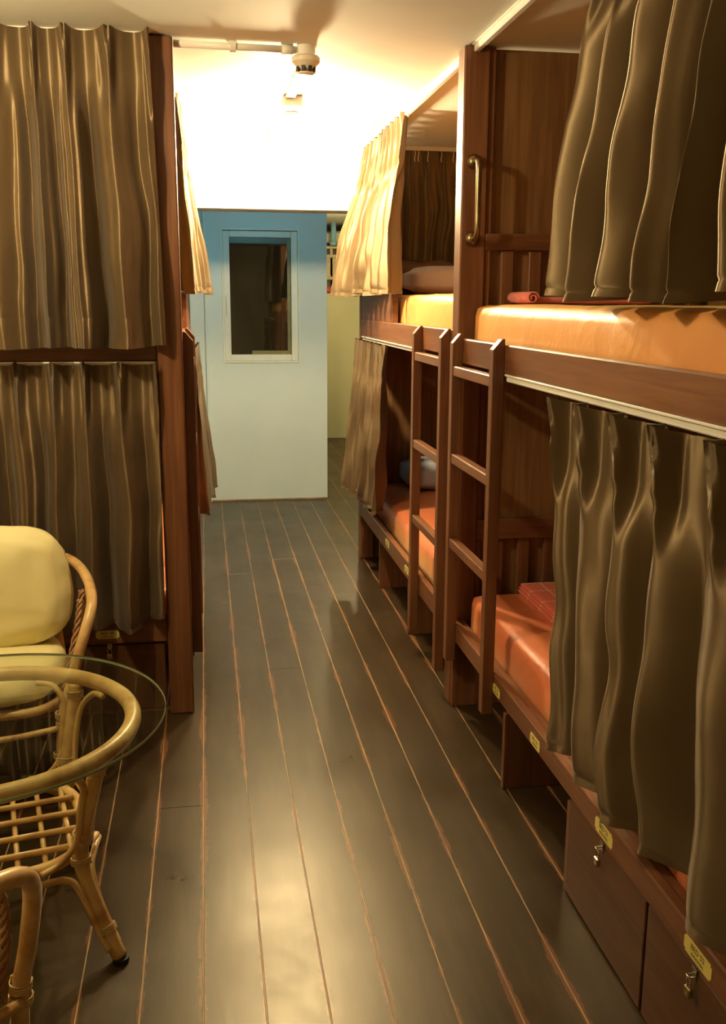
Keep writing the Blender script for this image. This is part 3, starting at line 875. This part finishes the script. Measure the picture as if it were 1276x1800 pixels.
# ================================================================== RATTAN TABLE
def binding(parent, p, axis_dir, r, width, turns, mat='rattan_binding'):
    """coil of thin cane wrapped around a rod at p"""
    d = Vector(axis_dir).normalized()
    ref = Vector((0, 0, 1)) if abs(d.z) < .9 else Vector((1, 0, 0))
    u = (ref-d*ref.dot(d)).normalized(); v = d.cross(u)
    path = []
    for i in range(turns*10+1):
        t = i/(turns*10); a = 2*math.pi*turns*t
        path.append(Vector(p)+d*(t-.5)*width+(u*math.cos(a)+v*math.sin(a))*r)
    bm = bmesh.new(); bm_tube(bm, path, width/turns*.46, 6)
    return finish('binding', bm, mat, parent, True)
TC = Vector((-.57, 2.34, 0))
def rattan_table():
    root = empty('rattan_table', TC); tag(root, 'round rattan coffee table with a clear glass top and lattice shelf', 'table')
    c = TC
    bm = bmesh.new(); seg = 72; Rg = .446; z0, z1 = .548, .556
    lower = [bm.verts.new((c.x+Rg*math.cos(2*math.pi*k/seg), c.y+Rg*math.sin(2*math.pi*k/seg), z0)) for k in range(seg)]
    upper = [bm.verts.new((v.co.x, v.co.y, z1)) for v in lower]
    bm.faces.new(lower); bm.faces.new(upper)
    g = finish('glass_top', bm, 'table_glass', root); g['label'] = 'clear round glass top'
    bm = bmesh.new(); bm_lathe(bm, [(Rg+.0002, z0), (Rg+.0016, z0+.002), (Rg+.0016, z1-.002), (Rg+.0002, z1)], (c.x, c.y, 0), 72)
    for f in [f for f in bm.faces if len(f.verts) > 4]: bm.faces.remove(f)
    finish('glass_edge', bm, 'glass_edge', g, True)
    Rr = .365; zr = .5265
    ring = [(c.x+Rr*math.cos(2*math.pi*k/24), c.y+Rr*math.sin(2*math.pi*k/24), zr) for k in range(24)]
    tube('rim_ring', ring, .0205, 'rattan', root, 4, 14, True)
    a0 = math.radians(-32.6)
    shelf_z = .245
    corners = []
    for k in range(4):
        a = a0+k*math.pi/2
        e = Vector((math.cos(a), math.sin(a), 0)); s = Vector((-math.sin(a), math.cos(a), 0))
        P = lambda r, z, t=0.0: c+e*r+s*t+Vector((0, 0, z))
        corners.append((a, e, s))
        tube('leg', [P(.352, .512), P(.335, .44), P(.302, .33), P(.288, .25), P(.305, .18), P(.345, .09), P(.388, .012)], .0185, 'rattan', root, 6, 12)
        lathe('foot_cap', [(.017, 0), (.0195, .003), (.0195, .014)], P(.391, 0), 'grille_dark', root, 14)
        # bent side braces, two per leg, from the ring down to the shelf
        for sg in (-1, 1):
            tube('brace', [P(.325, .505, sg*.115), P(.34, .50, sg*.07), P(.335, .46, sg*.032), P(.318, .40, sg*.024), P(.300, .31, sg*.025), P(.275, .262, sg*.055), P(.255, .25, sg*.10)], .0085, 'rattan', root, 6, 8)
            tube('lower_brace', [P(.235, .222, sg*.13), P(.265, .222, sg*.075), P(.288, .205, sg*.035), P(.312, .15, sg*.022), P(.345, .08, sg*.019), P(.372, .035, sg*.018)], .0085, 'rattan', root, 6, 8)
        binding(root, P(.347, .485), (e*.02+Vector((0, 0, 1))), .0215, .022, 5)
        binding(root, P(.296, .305), (e*.13+Vector((0, 0, 1))), .0225, .030, 6)
        binding(root, P(.288, .245), (0, 0, 1), .0235, .020, 4)
        binding(root, P(.352, .078), (e*.43+Vector((0, 0, -1))), .0235, .018, 4)
    # shelf: rounded square ring with crossing rods, corners at the legs
    ring = []
    for k in range(48):
        a = 2*math.pi*k/48
        q = 3.2
        ca, sa = math.cos(a), math.sin(a)
        r = .225/((abs(ca)**q+abs(sa)**q)**(1/q))
        b = a0-math.pi/4+a
        ring.append((c.x+r*math.cos(b), c.y+r*math.sin(b), shelf_z))
    tube('shelf_ring', ring, .0145, 'rattan', root, 2, 12, True)
    b = a0-math.pi/4
    ux = Vector((math.cos(b), math.sin(b), 0)); uy = Vector((-math.sin(b), math.cos(b), 0))
    zz = Vector((0, 0, shelf_z))
    for k in range(7):
        t = (k-3)*.062
        L = .214 if abs(t) < .15 else .180
        tube('shelf_rod', [c+zz+uy*t-ux*L+Vector((0, 0, .004)), c+zz+uy*t+ux*L+Vector((0, 0, .004))], .0068, 'rattan', root, raw=True, seg=8)
    for k in range(5):
        t = (k-2)*.082
        L = .214 if abs(t) < .15 else .180
        tube('shelf_rod', [c+zz+ux*t-uy*L+Vector((0, 0, .017)), c+zz+ux*t+uy*L+Vector((0, 0, .017))], .0078, 'rattan', root, raw=True, seg=8)
rattan_table()

# ================================================================== RATTAN CHAIRS
def rattan_chair():
    root = empty('rattan_armchair', (0, 0, 0))
    half = [(.13, .27, .705), (.215, .245, .702), (.270, .165, .692), (.308, .05, .675), (.327, -.05, .648), (.324, -.105, .610), (.303, -.15, .545), (.265, -.19, .42), (.232, -.205, .28), (.222, -.21, .004)]
    full = [(-x, y, z) for x, y, z in reversed(half)] + [(0, .272, .705)] + half
    tube('hoop_frame', full, .0165, 'rattan', root, 6, 12)
    for sg in (-1, 1):
        tube('back_leg', [(sg*.20, .27, .004), (sg*.195, .255, .18), (sg*.19, .25, .34), (sg*.17, .262, .55), (sg*.15, .268, .69)], .0155, 'rattan', root, 6, 10)
        tube('side_brace', [(sg*.245, -.185, .30), (sg*.225, -.10, .315), (sg*.215, .05, .315), (sg*.20, .22, .31)], .011, 'rattan', root, 5, 8)
        tube('arm_strut', [(sg*.215, .04, .325), (sg*.255, .03, .45), (sg*.30, .015, .60), (sg*.312, .012, .662)], .010, 'rattan', root, 5, 8)
        for zz in (.285, .315): binding(root, (sg*.236, -.203, zz+.01), (sg*.1, -.05, 1), .0205, .02, 4)
        binding(root, (sg*.224, -.209, .20), (0, 0, 1), .0205, .02, 4)
        # two braided canes running inside the arm
        for off in (.0, .045):
            base = spline([(sg*.292, -.055+off*1.5, .64+off*.25), (sg*.280, -.095+off*1.4, .555), (sg*.252, -.135+off*1.3, .44), (sg*.226, -.155+off*1.2, .325)], 14)
            for ph in (0, 2.094, 4.189):
                path = []
                for i, p in enumerate(base):
                    a = i*.62+ph
                    path.append(p+Vector((0, .0065*math.cos(a), 0))+Vector((.0065*math.sin(a*1.0), 0, 0)))
                bm = bmesh.new(); bm_tube(bm, path, .0046, 6); finish('braid', bm, 'rattan_braid', root, True)
    ring = []
    for k in range(40):
        a = 2*math.pi*k/40; q = 3.6; ca, sa = math.cos(a), math.sin(a)
        r = 1/((abs(ca)**q+abs(sa)**q)**(1/q))
        ring.append((.222*r*ca, .02+.225*r*sa, .335))
    tube('seat_ring', ring, .0145, 'rattan', root, 2, 10, True)
    for k in range(6):
        x = (k-2.5)*.066
        tube('seat_rod', [(x, -.19, .337), (x, .23, .337)], .006, 'rattan', root, raw=True, seg=8)
    for k in range(5):
        x = (k-2)*.07
        tube('back_rod', [(x, .245, .34), (x*1.05, .268, .55), (x*1.0, .272, .70)], .006, 'rattan', root, 5, 8)
    tube('front_stretcher', [(-.222, -.21, .285), (-.1, -.215, .268), (0, -.217, .264), (.1, -.215, .268), (.222, -.21, .285)], .010, 'rattan', root, 5, 8)
    tube('back_stretcher', [(-.198, .262, .15), (.198, .262, .15)], .010, 'rattan', root, raw=True, seg=8)
    return root
ch1 = rattan_chair()
ch1.location = (-.70, 3.06, 0); ch1.rotation_euler = (0, 0, math.radians(2))
tag(ch1, 'rattan armchair with yellow cushions behind the glass table', 'armchair', 'rattan armchairs')
ch2 = copy_tree(ch1)
ch2.location = (-.655, 1.525, 0); ch2.rotation_euler = (0, 0, math.radians(162))
tag(ch2, 'rattan armchair in the bottom left corner, only its braided arm in view', 'armchair', 'rattan armchairs')

def cushion(nm, label, size, loc, rot, seed, puff):
    sx, sy, sz = size
    def squircle(p):
        u, v = max(-1, min(1, p.x/(sx/2))), max(-1, min(1, p.y/(sy/2)))
        return Vector((p.x*math.sqrt(1-.36*v*v), p.y*math.sqrt(1-.36*u*u), p.z))
    o = soft_box(nm, (-sx/2, -sy/2, 0), (sx/2, sy/2, sz), 'cushion_yellow', None, min(.065, sz*.48), .02, .010, 7, seed, puff, squircle)
    tag(o, label, 'cushion', 'yellow chair cushions')
    o.location = loc; o.rotation_euler = rot
    return o
cushion('seat_cushion', 'yellow seat cushion on the rattan armchair behind the table', (.46, .47, .11), (-.70, 3.06, .352), (0, 0, math.radians(2)), 3, .30)
cushion('back_cushion', 'plump yellow back cushion leaning in the rattan armchair behind the table', (.50, .40, .16), (-.70, 3.250, .628), (math.radians(80), 0, math.radians(2)), 4, .55)
cushion('seat_cushion', 'yellow seat cushion on the rattan armchair nearest the camera', (.46, .47, .11), (-.655, 1.525, .352), (0, 0, math.radians(162)), 5, .30)

# ================================================================== PASSAGE CLUTTER
def passage():
    o = soft_box('red_cloth', (1.36, 11.205, 1.646), (1.56, 11.315, 1.72), 'cloth_red', None, .03, .03, .01, 14, 40); tag(o, 'crumpled red cloth on top of the green partition', 'cloth')
    dk = empty('storage_rack', (1.43, 11.62, 0)); tag(dk, 'cream and dark storage rack standing behind the green partition', 'rack')
    box('lower_box', (1.0, 11.36, 1.60), (1.86, 11.88, 1.80), 'box_dark', dk, .006)
    box('shelf_board', (1.0, 11.34, 1.80), (1.86, 11.90, 1.825), 'box_cream', dk, .004)
    box('cream_panel', (1.0, 11.36, 1.825), (1.86, 11.88, 2.06), 'box_cream', dk, .008)
    box('panel_lip', (1.0, 11.335, 2.04), (1.86, 11.36, 2.075), 'box_cream', dk, .004)
    box('gap_board', (1.0, 11.42, 2.06), (1.86, 11.88, 2.14), 'box_dark', dk, .003)
    for x in (1.02, 1.43, 1.82): box('upright', (x, 11.36, 0), (x+.03, 11.40, 2.16), 'box_cream', dk, .003)
    box('top_board', (1.0, 11.34, 2.14), (1.86, 11.90, 2.17), 'box_cream', dk, .004)
    o = soft_box('bedding_bundle', (1.05, 11.40, 2.20), (1.84, 11.84, 2.33), 'bedding_white', None, .05, .05, .02, 5, 41); tag(o, 'white bundle of bedding on top of the storage rack', 'bedding')
    for x, r, y, lb in ((1.455, .030, 11.25, 'thick pale blue pipe dropping from the passage ceiling'), (1.58, .016, 11.25, 'thin pale blue pipe beside the thicker one in the passage')):
        p = empty('pipe', (x, y, 2.15)); tag(p, lb, 'pipe', 'pale blue pipes')
        bm = bmesh.new(); bm_tube(bm, [Vector((x, y, 2.19)), Vector((x, y, CEIL))], r, 14); finish('pipe_run', bm, 'blue_pipe_paint', p, True)
        bm = bmesh.new(); bm_tube(bm, [Vector((x, y, 2.17)), Vector((x, y, 2.21))], r*1.35, 14); finish('pipe_fitting', bm, 'blue_pipe_paint', p, True)
passage()
